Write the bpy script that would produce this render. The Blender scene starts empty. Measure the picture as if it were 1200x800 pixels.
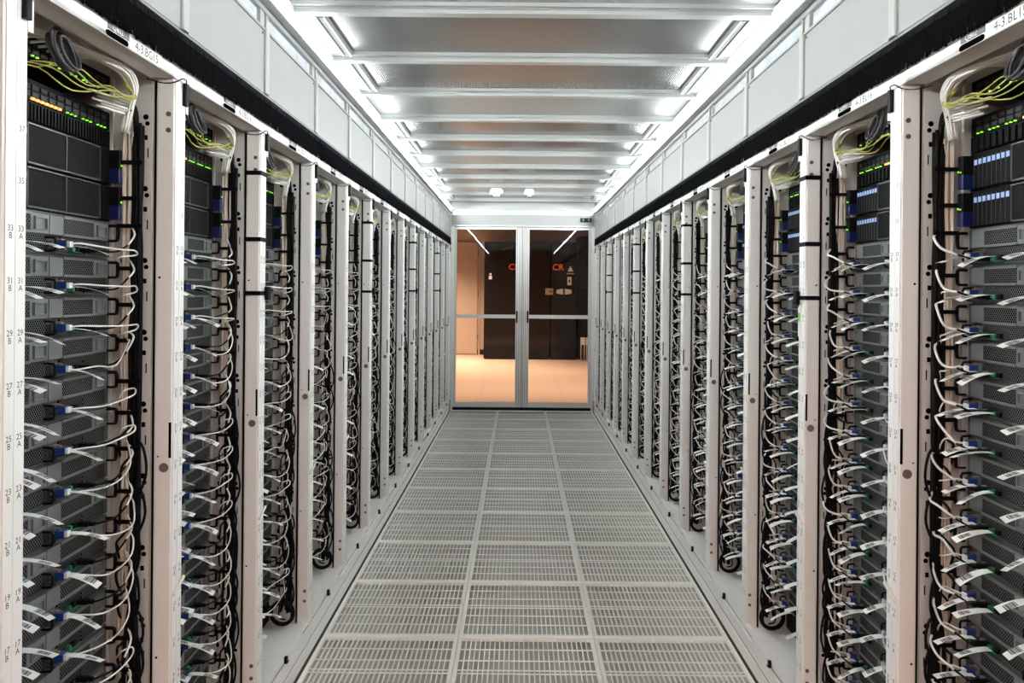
import bpy, math, random
from mathutils import Vector, Matrix

random.seed(7)
R = random.Random(11)
scene = bpy.context.scene
C = scene.collection

# ------------------------------------------------------------------ camera
CAMX, CAMZ = -0.045, 1.52
F_PX = 858.0
cd = bpy.data.cameras.new('camera')
cam = bpy.data.objects.new('camera', cd)
C.objects.link(cam)
cd.sensor_width = 36.0
cd.lens = F_PX / 1200 * 36.0
cd.shift_x = -8 / 1200
cd.shift_y = -61 / 1200
cd.clip_start = 0.02
cam.location = (CAMX, 0, CAMZ)
cam.rotation_euler = (math.pi / 2, -math.radians(0.5), 0)
scene.camera = cam

# ------------------------------------------------------------------ world, lights, exposure
vs = scene.view_settings
vs.view_transform = 'Standard'
vs.look = 'None'
vs.gamma = 1
vs.use_curve_mapping = False
vs.exposure = 0.1
LED_STRENGTH = 235.0
UPLIGHT_STRENGTH = 15.0

world = bpy.data.worlds.new('world')
scene.world = world
world.use_nodes = True
world.node_tree.nodes['Background'].inputs[0].default_value = (0.85, 0.80, 0.76, 1)
world.node_tree.nodes['Background'].inputs[1].default_value = 0.05


def area(name, loc, sx, sy, power, col, rot=(0, 0, 0)):
    l = bpy.data.lights.new(name, 'AREA')
    l.shape = 'RECTANGLE'
    l.size, l.size_y = sx, sy
    l.energy = power
    l.color = col
    o = bpy.data.objects.new(name, l)
    o.location = loc
    o.rotation_euler = rot
    C.objects.link(o)
    return o


WARM = (1.0, 0.76, 0.58)
area('room_lamp_entrance', (-0.3, -3.2, 3.1), 3.0, 1.5, 180, (1.0, 0.62, 0.49), (math.radians(28), 0, 0))
for (lx, ly, pw) in ((-0.6, 11.0, 28), (0.9, 11.0, 28), (-0.6, 13.6, 29), (0.9, 13.6, 28), (-1.7, 15.2, 105)):
    lo_ = area('room_lamp_lobby', (lx, ly, 3.4), 0.6, 0.6, pw, WARM)
    lo_.data.spread = math.radians(95)

# ------------------------------------------------------------------ materials
MATS = {}


def principled(name, col, rough=0.5, metal=0.0, spec=0.5, noise=0.0, nscale=30.0, bump=0.0, bscale=200.0, emit=None, es=0.0):
    m = bpy.data.materials.new(name)
    m.use_nodes = True
    nt = m.node_tree
    b = nt.nodes['Principled BSDF']
    b.inputs['Base Color'].default_value = (*col, 1)
    b.inputs['Roughness'].default_value = rough
    b.inputs['Metallic'].default_value = metal
    b.inputs['Specular IOR Level'].default_value = spec
    if emit:
        b.inputs['Emission Color'].default_value = (*emit, 1)
        b.inputs['Emission Strength'].default_value = es
    if noise or bump:
        tc = nt.nodes.new('ShaderNodeTexCoord')
    if noise:
        n = nt.nodes.new('ShaderNodeTexNoise')
        n.inputs['Scale'].default_value = nscale
        n.inputs['Detail'].default_value = 4
        nt.links.new(tc.outputs['Object'], n.inputs['Vector'])
        mx = nt.nodes.new('ShaderNodeMix')
        mx.data_type = 'RGBA'
        mx.inputs[6].default_value = (*[c * (1 - noise) for c in col], 1)
        mx.inputs[7].default_value = (*[min(1, c * (1 + noise)) for c in col], 1)
        nt.links.new(n.outputs['Fac'], mx.inputs[0])
        nt.links.new(mx.outputs[2], b.inputs['Base Color'])
    if bump:
        n2 = nt.nodes.new('ShaderNodeTexNoise')
        n2.inputs['Scale'].default_value = bscale
        nt.links.new(tc.outputs['Object'], n2.inputs['Vector'])
        bp = nt.nodes.new('ShaderNodeBump')
        bp.inputs['Strength'].default_value = bump
        bp.inputs['Distance'].default_value = 0.002
        nt.links.new(n2.outputs['Fac'], bp.inputs['Height'])
        nt.links.new(bp.outputs['Normal'], b.inputs['Normal'])
    MATS[name] = m
    return m


def M(n):
    return MATS[n]


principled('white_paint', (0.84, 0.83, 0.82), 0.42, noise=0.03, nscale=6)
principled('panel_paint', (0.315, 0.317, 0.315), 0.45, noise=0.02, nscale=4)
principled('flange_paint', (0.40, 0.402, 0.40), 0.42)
principled('rack_inner', (0.62, 0.60, 0.58), 0.5, noise=0.05, nscale=5)
principled('rack_dark', (0.012, 0.012, 0.013), 0.8, spec=0.2)
principled('black_plastic', (0.004, 0.004, 0.005), 0.55, spec=0.12)
principled('hole_black', (0.002, 0.002, 0.002), 1.0, spec=0.0)  # flat black put in for the shade inside holes and gaps
principled('black_rubber', (0.003, 0.003, 0.004), 0.6, spec=0.08)
principled('bristle', (0.004, 0.004, 0.0055), 0.8, spec=0.05)
principled('aluminium', (0.50, 0.51, 0.51), 0.36, metal=0.5)
principled('door_aluminium', (0.74, 0.75, 0.75), 0.35, metal=0.4)
principled('grey_lip', (0.22, 0.22, 0.23), 0.5)
principled('grating_paint', (0.88, 0.875, 0.83), 0.45, noise=0.04, nscale=12)
principled('underfloor', (0.50, 0.495, 0.465), 0.9, noise=0.2, nscale=9)
principled('server_grey', (0.078, 0.084, 0.087), 0.40, metal=0.3, noise=0.06, nscale=30)
principled('server_light', (0.19, 0.2, 0.205), 0.36, metal=0.3)
principled('server_dark', (0.010, 0.010, 0.011), 0.6)
principled('storage_black', (0.004, 0.004, 0.005), 0.6, spec=0.1)
principled('storage_edge', (0.05, 0.05, 0.055), 0.4)
principled('board_green', (0.02, 0.16, 0.08), 0.5)
principled('plug_blue', (0.012, 0.040, 0.20), 0.35)
principled('ear_blue', (0.004, 0.010, 0.065), 0.45, spec=0.3)
principled('caddy_lamp', (0.28, 0.38, 0.62), 0.4, emit=(0.35, 0.5, 0.95), es=0.25)
principled('copper', (0.62, 0.26, 0.12), 0.3, metal=0.9)
principled('cable_white', (0.74, 0.73, 0.70), 0.45)
principled('cable_beige', (0.62, 0.54, 0.46), 0.5)
principled('cable_grey', (0.045, 0.045, 0.05), 0.4)
principled('cable_black', (0.003, 0.003, 0.0033), 0.55, spec=0.1)
principled('cable_yellow', (0.42, 0.40, 0.09), 0.5)
principled('screw_metal', (0.16, 0.14, 0.12), 0.4, metal=0.6)
principled('lock_grey', (0.16, 0.14, 0.13), 0.5, metal=0.3)
principled('ink', (0.015, 0.015, 0.015), 0.6)
principled('ink_white', (0.7, 0.7, 0.7), 0.6)
principled('plate_grey', (0.10, 0.105, 0.11), 0.4)
principled('tag_white', (0.78, 0.78, 0.76), 0.5)
principled('sticker_green', (0.20, 0.55, 0.16), 0.5)
principled('led_green', (0.1, 0.6, 0.05), 0.4, emit=(0.35, 1.0, 0.05), es=1.0)
principled('led_orange', (0.6, 0.2, 0.05), 0.4, emit=(1.0, 0.35, 0.08), es=2.0)
principled('led_tube', (0.9, 0.95, 0.95), 0.4, emit=(0.93, 1.0, 0.98), es=LED_STRENGTH)
principled('led_uplight_added', (0.9, 0.95, 0.95), 0.4, emit=(0.93, 1.0, 0.98), es=UPLIGHT_STRENGTH)  # weak glow added to brighten the cove above the battens
principled('cove_white', (0.55, 0.56, 0.56), 0.4)
principled('solid_ceiling', (0.34, 0.35, 0.345), 0.36, metal=0.3)
principled('frame_dark', (0.10, 0.10, 0.105), 0.5)
principled('beige_wall', (0.62, 0.47, 0.36), 0.7, noise=0.02, nscale=3)
principled('room_dark', (0.014, 0.011, 0.010), 0.6, spec=0.2)
principled('room_ceiling', (0.035, 0.033, 0.032), 0.9)
principled('cabinet_black', (0.006, 0.0055, 0.0055), 0.5, spec=0.2)
principled('cabinet_black_soft', (0.010, 0.0095, 0.0105), 0.6, spec=0.2)
principled('red_letter', (0.6, 0.05, 0.02), 0.4, emit=(1.0, 0.12, 0.03), es=0.45)
principled('lamp_white', (0.8, 0.76, 0.72), 0.4)
principled('plate_beige', (0.45, 0.40, 0.34), 0.5)


def room_floor_material():
    m = principled('room_floor', (0.72, 0.50, 0.36), 0.35)
    nt = m.node_tree
    b = nt.nodes['Principled BSDF']
    tc = nt.nodes.new('ShaderNodeTexCoord')
    mp = nt.nodes.new('ShaderNodeMapping')
    mp.inputs['Scale'].default_value = (1.5, 6, 1)
    n = nt.nodes.new('ShaderNodeTexNoise')
    n.inputs['Scale'].default_value = 3
    n.inputs['Detail'].default_value = 6
    br = nt.nodes.new('ShaderNodeTexBrick')
    br.offset = 0
    br.inputs['Scale'].default_value = 1.0
    br.inputs['Brick Width'].default_value = 0.6
    br.inputs['Row Height'].default_value = 0.6
    br.inputs['Mortar Size'].default_value = 0.004
    br.inputs['Mortar'].default_value = (0.50, 0.35, 0.26, 1)
    mx = nt.nodes.new('ShaderNodeMix')
    mx.data_type = 'RGBA'
    mx.inputs[6].default_value = (0.62, 0.43, 0.31, 1)
    mx.inputs[7].default_value = (0.80, 0.57, 0.42, 1)
    nt.links.new(tc.outputs['Object'], mp.inputs['Vector'])
    nt.links.new(mp.outputs['Vector'], n.inputs['Vector'])
    nt.links.new(n.outputs['Fac'], mx.inputs[0])
    nt.links.new(mx.outputs[2], br.inputs['Color1'])
    nt.links.new(mx.outputs[2], br.inputs['Color2'])
    nt.links.new(tc.outputs['Object'], br.inputs['Vector'])
    nt.links.new(br.outputs['Color'], b.inputs['Base Color'])


room_floor_material()


def perforated(name, metal_col, hole_col, pu, pz, rad, rough=0.4, metal=0.3, spec=0.5):
    """staggered round holes laid out on the surface's own y and z"""
    m = principled(name, metal_col, rough, metal=metal)
    nt = m.node_tree
    b = nt.nodes['Principled BSDF']

    def math_(op, a, c=None):
        n = nt.nodes.new('ShaderNodeMath')
        n.operation = op
        for i, v in enumerate((a, c)):
            if v is None:
                continue
            if isinstance(v, (int, float)):
                n.inputs[i].default_value = v
            else:
                nt.links.new(v, n.inputs[i])
        return n.outputs[0]
    tc = nt.nodes.new('ShaderNodeTexCoord')
    sp = nt.nodes.new('ShaderNodeSeparateXYZ')
    nt.links.new(tc.outputs['Object'], sp.inputs[0])
    zr = math_('DIVIDE', sp.outputs[2], pz)
    row = math_('FLOOR', zr)
    odd = math_('MULTIPLY', math_('FLOORED_MODULO', row, 2.0), 0.5)
    uu = math_('SUBTRACT', math_('FRACT', math_('ADD', math_('DIVIDE', sp.outputs[1], pu), odd)), 0.5)
    vv = math_('MULTIPLY', math_('SUBTRACT', math_('FRACT', zr), 0.5), pz / pu)
    d2 = math_('ADD', math_('MULTIPLY', uu, uu), math_('MULTIPLY', vv, vv))
    hole = math_('LESS_THAN', d2, rad * rad)
    mx = nt.nodes.new('ShaderNodeMix')
    mx.data_type = 'RGBA'
    mx.inputs[6].default_value = (*metal_col, 1)
    mx.inputs[7].default_value = (*hole_col, 1)
    nt.links.new(hole, mx.inputs[0])
    nt.links.new(mx.outputs[2], b.inputs['Base Color'])
    nt.links.new(math_('MULTIPLY', math_('SUBTRACT', 1.0, hole), metal), b.inputs['Metallic'])
    nt.links.new(math_('MULTIPLY', math_('SUBTRACT', 1.0, hole), spec), b.inputs['Specular IOR Level'])


perforated('grille', (0.115, 0.121, 0.124), (0.006, 0.006, 0.006), 0.0068, 0.0046, 0.36)
perforated('storage_mesh', (0.012, 0.012, 0.014), (0.002, 0.002, 0.002), 0.004, 0.0034, 0.34, rough=0.6, metal=0.0, spec=0.12)


def barcode_material():
    m = principled('tag_print', (0.78, 0.78, 0.76), 0.5)
    nt = m.node_tree
    b = nt.nodes['Principled BSDF']
    tc = nt.nodes.new('ShaderNodeTexCoord')
    sp = nt.nodes.new('ShaderNodeSeparateXYZ')
    nt.links.new(tc.outputs['Generated'], sp.inputs[0])

    def math_(op, a, c=None, d=None):
        n = nt.nodes.new('ShaderNodeMath')
        n.operation = op
        for i, v in enumerate((a, c, d)):
            if v is None:
                continue
            if isinstance(v, (int, float)):
                n.inputs[i].default_value = v
            else:
                nt.links.new(v, n.inputs[i])
        return n.outputs[0]
    inx = math_('MULTIPLY', math_('GREATER_THAN', sp.outputs[0], 0.55), math_('LESS_THAN', sp.outputs[0], 0.86))
    iny = math_('MULTIPLY', math_('GREATER_THAN', sp.outputs[1], 0.25), math_('LESS_THAN', sp.outputs[1], 0.75))
    n = nt.nodes.new('ShaderNodeTexNoise')
    n.noise_dimensions = '1D'
    n.inputs['Scale'].default_value = 60
    nt.links.new(sp.outputs[0], n.inputs['W'])
    bar = math_('GREATER_THAN', n.outputs['Fac'], 0.42)
    f = math_('MULTIPLY', math_('MULTIPLY', inx, iny), bar)
    mx = nt.nodes.new('ShaderNodeMix')
    mx.data_type = 'RGBA'
    mx.inputs[6].default_value = (0.78, 0.78, 0.76, 1)
    mx.inputs[7].default_value = (0.05, 0.05, 0.05, 1)
    nt.links.new(f, mx.inputs[0])
    nt.links.new(mx.outputs[2], b.inputs['Base Color'])


barcode_material()


def glass_material(name, tint, ior):
    m = bpy.data.materials.new(name)
    m.use_nodes = True
    nt = m.node_tree
    nt.nodes.clear()
    out = nt.nodes.new('ShaderNodeOutputMaterial')
    tr = nt.nodes.new('ShaderNodeBsdfTransparent')
    tr.inputs[0].default_value = (*tint, 1)
    gl = nt.nodes.new('ShaderNodeBsdfGlossy')
    gl.inputs['Roughness'].default_value = 0.0
    fr = nt.nodes.new('ShaderNodeFresnel')
    fr.inputs['IOR'].default_value = ior
    mx = nt.nodes.new('ShaderNodeMixShader')
    nt.links.new(fr.outputs[0], mx.inputs[0])
    nt.links.new(tr.outputs[0], mx.inputs[1])
    nt.links.new(gl.outputs[0], mx.inputs[2])
    nt.links.new(mx.outputs[0], out.inputs[0])
    MATS[name] = m


glass_material('door_glass', (0.95, 0.95, 0.94), 1.3)


def polycarbonate():
    m = principled('polycarbonate', (0.11, 0.108, 0.105), 0.2, spec=0.6)

polycarbonate()
principled('slot_pane', (0.62, 0.66, 0.70), 0.12, noise=0.25, nscale=14, spec=0.8)  # opaque pale tone painted in for the bright room behind the slots

# ------------------------------------------------------------------ mesh builder
XF = {None: lambda p: p}
PITCH, OPEN = 0.6, 0.545
XF['mir'] = lambda p: (-p[0], p[1], p[2])                  # other row, same end of the aisle
XF['rot'] = lambda p: (-p[0], OPEN - p[1], p[2])           # other row, turned round


class MB:
    def __init__(self):
        self.v, self.f, self.m, self.s = [], [], [], []
        self.mats = []

    def mi(self, mat):
        if mat not in self.mats:
            self.mats.append(mat)
        return self.mats.index(mat)

    def face(self, idx, mat=None, smooth=False):
        self.f.append(tuple(idx))
        self.m.append(self.mi(mat) if mat else 0)
        self.s.append(smooth)

    def box(self, x0, x1, y0, y1, z0, z1, mat=None):
        if x0 > x1: x0, x1 = x1, x0
        if y0 > y1: y0, y1 = y1, y0
        if z0 > z1: z0, z1 = z1, z0
        b = len(self.v)
        self.v += [(x0, y0, z0), (x1, y0, z0), (x1, y1, z0), (x0, y1, z0), (x0, y0, z1), (x1, y0, z1), (x1, y1, z1), (x0, y1, z1)]
        for q in ((3, 2, 1, 0), (4, 5, 6, 7), (0, 1, 5, 4), (1, 2, 6, 5), (2, 3, 7, 6), (3, 0, 4, 7)):
            self.face([b + i for i in q], mat)
        return self

    def prism(self, poly, z0, z1, mat=None, axis='z'):
        """poly counter-clockwise in the plane across the axis"""
        n = len(poly)
        b = len(self.v)
        for t in (z0, z1):
            for (p, q) in poly:
                self.v.append({'z': (p, q, t), 'y': (q, t, p), 'x': (t, p, q)}[axis])
        self.face([b + i for i in reversed(range(n))], mat)
        self.face([b + n + i for i in range(n)], mat)
        for i in range(n):
            j = (i + 1) % n
            self.face([b + i, b + j, b + n + j, b + n + i], mat)
        return self

    def bbox(self, x0, x1, y0, y1, z0, z1, c=0.003, mat=None):
        """upright box with chamfered vertical edges"""
        return self.prism([(x0 + c, y0), (x1 - c, y0), (x1, y0 + c), (x1, y1 - c), (x1 - c, y1), (x0 + c, y1), (x0, y1 - c), (x0, y0 + c)], z0, z1, mat)

    def disc(self, c, r, axis, h, n=12, mat=None):
        """short cylinder from c along an axis ('x', 'y' or 'z') by h"""
        t0, t1 = sorted((0, h))
        k = {'x': 0, 'y': 1, 'z': 2}[axis]
        if axis == 'z':
            poly = [(c[0] + r * math.cos(2 * math.pi * i / n), c[1] + r * math.sin(2 * math.pi * i / n)) for i in range(n)]
        elif axis == 'y':
            poly = [(c[2] + r * math.cos(2 * math.pi * i / n), c[0] + r * math.sin(2 * math.pi * i / n)) for i in range(n)]
        else:
            poly = [(c[1] + r * math.cos(2 * math.pi * i / n), c[2] + r * math.sin(2 * math.pi * i / n)) for i in range(n)]
        return self.prism(poly, c[k] + t0, c[k] + t1, mat, axis)

    def tube(self, pts, r, n=6, mat=None, sub=4, closed=False, flat=None):
        P = catmull(pts, sub, closed)
        m = len(P)
        b = len(self.v)
        up = Vector((0.13, 0.21, 0.97)).normalized()
        for i in range(m):
            if closed:
                t = (P[(i + 1) % m] - P[i - 1])
            else:
                t = P[min(i + 1, m - 1)] - P[max(i - 1, 0)]
            t = t.normalized() if t.length > 1e-9 else Vector((0, 0, 1))
            a = up - t * up.dot(t)
            if a.length < 0.1:
                a = Vector((1, 0, 0)) - t * t.x
            a.normalize()
            up = a
            c = t.cross(a)
            for k in range(n):
                w = 2 * math.pi * (k + 0.5) / n
                ra, rc = (r, r) if not flat else flat
                self.v.append(tuple(P[i] + a * (ra * math.cos(w)) + c * (rc * math.sin(w))))
        for i in range(m if closed else m - 1):
            j = (i + 1) % m
            for k in range(n):
                l = (k + 1) % n
                self.face((b + i * n + k, b + i * n + l, b + j * n + l, b + j * n + k), mat, True)
        if not closed:
            self.face([b + k for k in reversed(range(n))], mat)
            self.face([b + (m - 1) * n + k for k in range(n)], mat)
        return self

    def add(self, o, mat=None, off=(0, 0, 0), xf=None):
        b = len(self.v)
        fn = XF[xf]
        for p in o.v:
            q = fn(p)
            self.v.append((q[0] + off[0], q[1] + off[1], q[2] + off[2]))
        for f, mi, s in zip(o.f, o.m, o.s):
            idx = [b + i for i in f]
            if xf == 'mir':
                idx.reverse()
            self.face(idx, o.mats[mi] if o.mats else mat, s)
        return self

    def mesh(self, name, mats=None, xf=None):
        fn = XF[xf]
        me = bpy.data.meshes.new(name)
        fs = [tuple(reversed(f)) for f in self.f] if xf == 'mir' else self.f
        me.from_pydata([fn(p) for p in self.v], [], fs)
        for mt in (self.mats or ([mats] if isinstance(mats, str) else mats)):
            me.materials.append(M(mt))
        me.polygons.foreach_set('material_index', self.m)
        me.polygons.foreach_set('use_smooth', self.s)
        me.update()
        return me


def catmull(pts, sub, closed=False):
    P = [Vector(p) for p in pts]
    n = len(P)
    if n < 3 and not closed:
        return P
    out = []
    for i in range(n if closed else n - 1):
        if closed:
            a, b, c, d = P[i - 1], P[i], P[(i + 1) % n], P[(i + 2) % n]
        else:
            a, b, c, d = P[max(i - 1, 0)], P[i], P[i + 1], P[min(i + 2, n - 1)]
        for k in range(sub):
            t = k / sub
            out.append(0.5 * ((2 * b) + (c - a) * t + (2 * a - 5 * b + 4 * c - d) * t * t + (3 * b - a - 3 * c + d) * t * t * t))
    if not closed:
        out.append(P[-1])
    return out


def link(name, me, parent=None, loc=(0, 0, 0), rz=0.0):
    o = bpy.data.objects.new(name, me)
    C.objects.link(o)
    o.location = loc
    if rz:
        o.rotation_euler = (0, 0, rz)
    if parent:
        o.parent = parent
    return o


def empty(name, loc=(0, 0, 0), rz=0.0):
    o = bpy.data.objects.new(name, None)
    C.objects.link(o)
    o.location = loc
    o.rotation_euler = (0, 0, rz)
    o.empty_display_size = 0.05
    return o


def tag(o, label=None, cat=None, group=None, kind=None):
    if label: o['label'] = label
    if cat: o['category'] = cat
    if group: o['group'] = group
    if kind: o['kind'] = kind
    return o


def text_mesh(name, body, size, mat, align='CENTER', spacing=1.0):
    cu = bpy.data.curves.new(name, 'FONT')
    cu.body = body
    cu.size = size
    cu.align_x = align
    cu.align_y = 'CENTER'
    cu.space_line = spacing
    cu.resolution_u = 2
    ob = bpy.data.objects.new(name, cu)
    me = bpy.data.meshes.new_from_object(ob)
    bpy.data.objects.remove(ob)
    bpy.data.curves.remove(cu)
    me.materials.clear()
    me.materials.append(M(mat))
    return me


# text stands on the aisle faces: local text x -> reading direction, y -> up
TXT_ROT = {-1: Matrix.Rotation(math.pi / 2, 4, 'Z') @ Matrix.Rotation(math.pi / 2, 4, 'X'),
           1: Matrix.Rotation(-math.pi / 2, 4, 'Z') @ Matrix.Rotation(math.pi / 2, 4, 'X')}

ORD = ['', 'first', 'second', 'third', 'fourth', 'fifth', 'sixth', 'seventh', 'eighth', 'ninth', 'tenth', 'eleventh', 'twelfth', 'thirteenth', 'fourteenth', 'fifteenth']
ROW = {-1: 'BG', 1: 'BL'}
_ones = ' one two three four five six seven eight nine ten eleven twelve thirteen fourteen fifteen sixteen seventeen eighteen nineteen'.split(' ')


def number_word(n):
    if n < 20:
        return _ones[n]
    t = {2: 'twenty', 3: 'thirty'}[n // 10]
    return t if n % 10 == 0 else t + '-' + _ones[n % 10]


XR = 0.9
Y0 = 1.27
NR = 13
YEND = 9.2
YSTART = -1.13


def yk(k):
    return Y0 + PITCH * k


U = 0.04445
UZ = 0.165


def uz(n):
    return UZ + (n - 1) * U


# ------------------------------------------------------------------ floor
floor = tag(empty('floor', (0, 4, 0)), kind='structure', label='white grated raised floor of the aisle')
T = 0.6
fr = MB()
bw, h = 0.016, 0.012
e = 0.2945
fr.box(-e, e, -e, -e + bw, -h, 0).box(-e, e, e - bw, e, -h, 0)
fr.box(-e, -e + bw, -e + bw, e - bw, -h, 0).box(e - bw, e, -e + bw, e - bw, -h, 0)
fr.box(-e, e, -0.29995, -e - 0.0004, -h, -0.0006)
fr_me = fr.mesh('floor_tile', 'grating_paint')
gr = MB()
nb = 27
i0, i1 = -e + bw, e - bw
for i in range(1, nb):
    x = i0 + (i1 - i0) * i / nb
    w = 0.0019
    gr.box(x - w, x + w, i0, i1, -0.011, -0.0008)
for t in (1 / 6, 2 / 6, 0.485, 0.53, 4 / 6, 5 / 6):
    y = i0 + (i1 - i0) * t
    gr.box(i0, i1, y - 0.0030, y + 0.0030, -0.0035, -0.0004)
gr_me = gr.mesh('grating', 'grating_paint')
yt = 9.207 - 0.3
while yt > YSTART - 0.1:
    for c in (-1, 0, 1):
        t = link('floor_tile', fr_me, floor)
        t.location = (c * 0.5925, yt - 4, 0)
        g = link('grating', gr_me, t)
    yt -= 0.6
pan = MB().box(-0.9, 0.9, -1.2, YEND + 0.01, -0.050, -0.040)
link('underfloor_pan', pan.mesh('underfloor_pan', 'underfloor'), floor, (0, -4, 0))

# ------------------------------------------------------------------ ceiling
CZ = 2.61
ceiling = tag(empty('ceiling', (0, 4, CZ)), kind='structure', label='containment roof of ribbed plastic panels between aluminium beams')
bm = MB()
# beam profile in (x along y axis): flange, two lips, centre rib with grooves
bm.box(-0.925, 0.925, -0.058, 0.058, 0.0, 0.03)
for a, b_, z0 in ((-0.058, -0.046, -0.010), (0.046, 0.058, -0.010), (-0.022, 0.022, -0.026), (-0.034, -0.028, -0.012), (0.028, 0.034, -0.012)):
    bm.box(-0.925, 0.925, a, b_, z0, 0.0)
bm_me = bm.mesh('beam', 'aluminium')
pcm = MB()
nr = 150
ribs = []
for i in range(nr * 4 + 1):
    ribs.append((-0.84 + 1.68 * i / (nr * 4), 0.006 + 0.00035 * math.cos(i * math.pi / 2)))
for (x, z) in ribs:
    pcm.v += [(x, -0.242, z), (x, 0.242, z)]
for i in range(nr * 4):
    pcm.face((2 * i, 2 * i + 1, 2 * i + 3, 2 * i + 2), None, True)
pcm.box(-0.84, 0.84, -0.242, 0.242, 0.010, 0.014)
pc = pcm.mesh('panel', 'polycarbonate')
sp_ = MB().box(-0.925, 0.925, -0.242, 0.242, 0.004, 0.014).mesh('panel', 'solid_ceiling')
ef = {}
for s in (-1, 1):
    m_ = MB()
    m_.box(s * 0.874, s * 0.925, -0.242, 0.242, -0.006, 0.02, 'cove_white')
    m_.box(s * 0.862, s * 0.874, -0.242, 0.242, -0.016, 0.02, 'cove_white')
    m_.box(s * 0.850, s * 0.862, -0.242, 0.242, 0.0, 0.02, 'aluminium')
    m_.box(s * 0.832, s * 0.850, -0.242, 0.242, -0.018, 0.02, 'frame_dark')
    m_.box(s * 0.826, s * 0.832, -0.242, 0.242, -0.020, 0.02, 'aluminium')
    ef[s] = m_.mesh('panel_frame')
for n in range(-7, 11):
    y = 2.85 + 0.6 * n
    if y > 9.1:
        continue
    link('beam', bm_me, ceiling, (0, y - 4, 0))
    if y + 0.6 > 9.3:
        continue
    solid = (n % 3 == 2)
    link('panel', sp_ if solid else pc, ceiling, (0, y + 0.3 - 4, 0))
    if not solid:
        for s in (-1, 1):
            link('panel_frame', ef[s], ceiling, (0, y + 0.3 - 4, 0))
link('panel', MB().box(-0.925, 0.925, 0.058, 0.35, 0.004, 0.014).mesh('panel', 'solid_ceiling'), ceiling, (0, 8.85 - 4, 0))

# ------------------------------------------------------------------ upper side walls with brush strips, slots and light cove
panel_mb = MB().box(-0.012, 0.0, -0.588, -0.002, 2.167, 2.38)
panel_mb.box(-0.012, 0.006, -0.588, -0.002, 2.372, 2.38)
flange_mb = MB().bbox(-0.005, 0.009, -0.034, 0.0, 2.166, 2.384, 0.003)
lip_mb = MB().box(-0.02, -0.002, -0.6, 0.0, 2.145, 2.167)
upright_mb = MB()
for a, b_, x1 in ((-0.075, -0.045, 0.002), (-0.042, -0.022, -0.004), (-0.019, 0.0, 0.002)):
    upright_mb.box(-0.02, x1, a, b_, 2.38, 2.432)
pane_mb = MB().box(-0.016, -0.010, -0.6, -0.075, 2.38, 2.432)
rail_mb = MB().box(-0.03, 0.006, -0.6, 0.0, 2.432, 2.448)
rail_mb.box(-0.03, -0.006, -0.6, 0.0, 2.448, 2.452).box(-0.03, 0.036, -0.6, 0.0, 2.452, 2.462)  # last box: ledge widened to shade the wall panels below
cove_mb = MB().box(-0.035, -0.022, -0.6, 0.0, 2.462, 2.606)
backing_mb = MB().box(0.0015, 0.004, -0.599, -0.001, 2.082, 2.150).box(0.0005, 0.012, -0.599, -0.001, 2.132, 2.150)


def bristle_strip(seed):
    r = random.Random(seed)
    m = MB()
    n = 260
    lean = r.uniform(-0.004, 0.01)
    for i in range(n):
        y = -0.598 + 0.594 * (i + r.random() * 0.8) / n
        zt, zb = 2.142, 2.067 + r.uniform(-0.0015, 0.0015)
        x = 0.006 + r.uniform(0, 0.005)
        x2 = x + r.uniform(-0.003, 0.006)
        y2 = y + lean + r.uniform(-0.003, 0.003)
        w = r.uniform(0.0026, 0.004)
        b = len(m.v)
        m.v += [(x - 0.002, y - w, zt), (x + 0.002, y, zt), (x - 0.002, y + w, zt), (x2 - 0.002, y2 - w * .6, zb), (x2 + 0.001, y2, zb), (x2 - 0.002, y2 + w * .6, zb)]
        m.face((b, b + 3, b + 4, b + 1))
        m.face((b + 1, b + 4, b + 5, b + 2))
        m.face((b + 2, b + 5, b + 3, b))
    return m


brs = [bristle_strip(s) for s in (1, 2, 3)]
pscrew_mb = MB().disc((0.0, -0.048, 2.362), 0.0045, 'x', 0.002, 8)
for s, nm in ((-1, 'wall_left'), (1, 'wall_right')):
    xf = None if s < 0 else 'mir'
    w = tag(empty(nm, (s * XR, 0, 0)), kind='structure', label='white upper side wall of panels above the %s racks' % ROW[s])
    meshes = {}
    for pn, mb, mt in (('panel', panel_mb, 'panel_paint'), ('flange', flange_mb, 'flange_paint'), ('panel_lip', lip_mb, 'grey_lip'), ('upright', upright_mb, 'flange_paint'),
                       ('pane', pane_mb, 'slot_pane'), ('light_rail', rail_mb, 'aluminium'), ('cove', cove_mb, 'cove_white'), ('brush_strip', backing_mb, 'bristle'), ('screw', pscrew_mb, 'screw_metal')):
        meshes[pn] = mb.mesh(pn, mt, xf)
    bme = [b.mesh('bristles', 'bristle', xf) for b in brs]
    for k in range(-3, 14):
        yy = yk(k)
        for pn in ('panel', 'flange', 'panel_lip', 'upright', 'pane', 'light_rail', 'cove', 'brush_strip'):
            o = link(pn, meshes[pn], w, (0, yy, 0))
            if pn == 'brush_strip':
                b = link('bristles', bme[k % 3], o)
                b['kind'] = 'stuff'
            if pn == 'panel':
                link('screw', meshes['screw'], o)
    tail = MB().box(-0.03, 0.0, 0, 0.12, 2.06, 2.606)
    link('end_panel', tail.mesh('end_panel', 'panel_paint', xf), w, (0, yk(13), 0))

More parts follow.
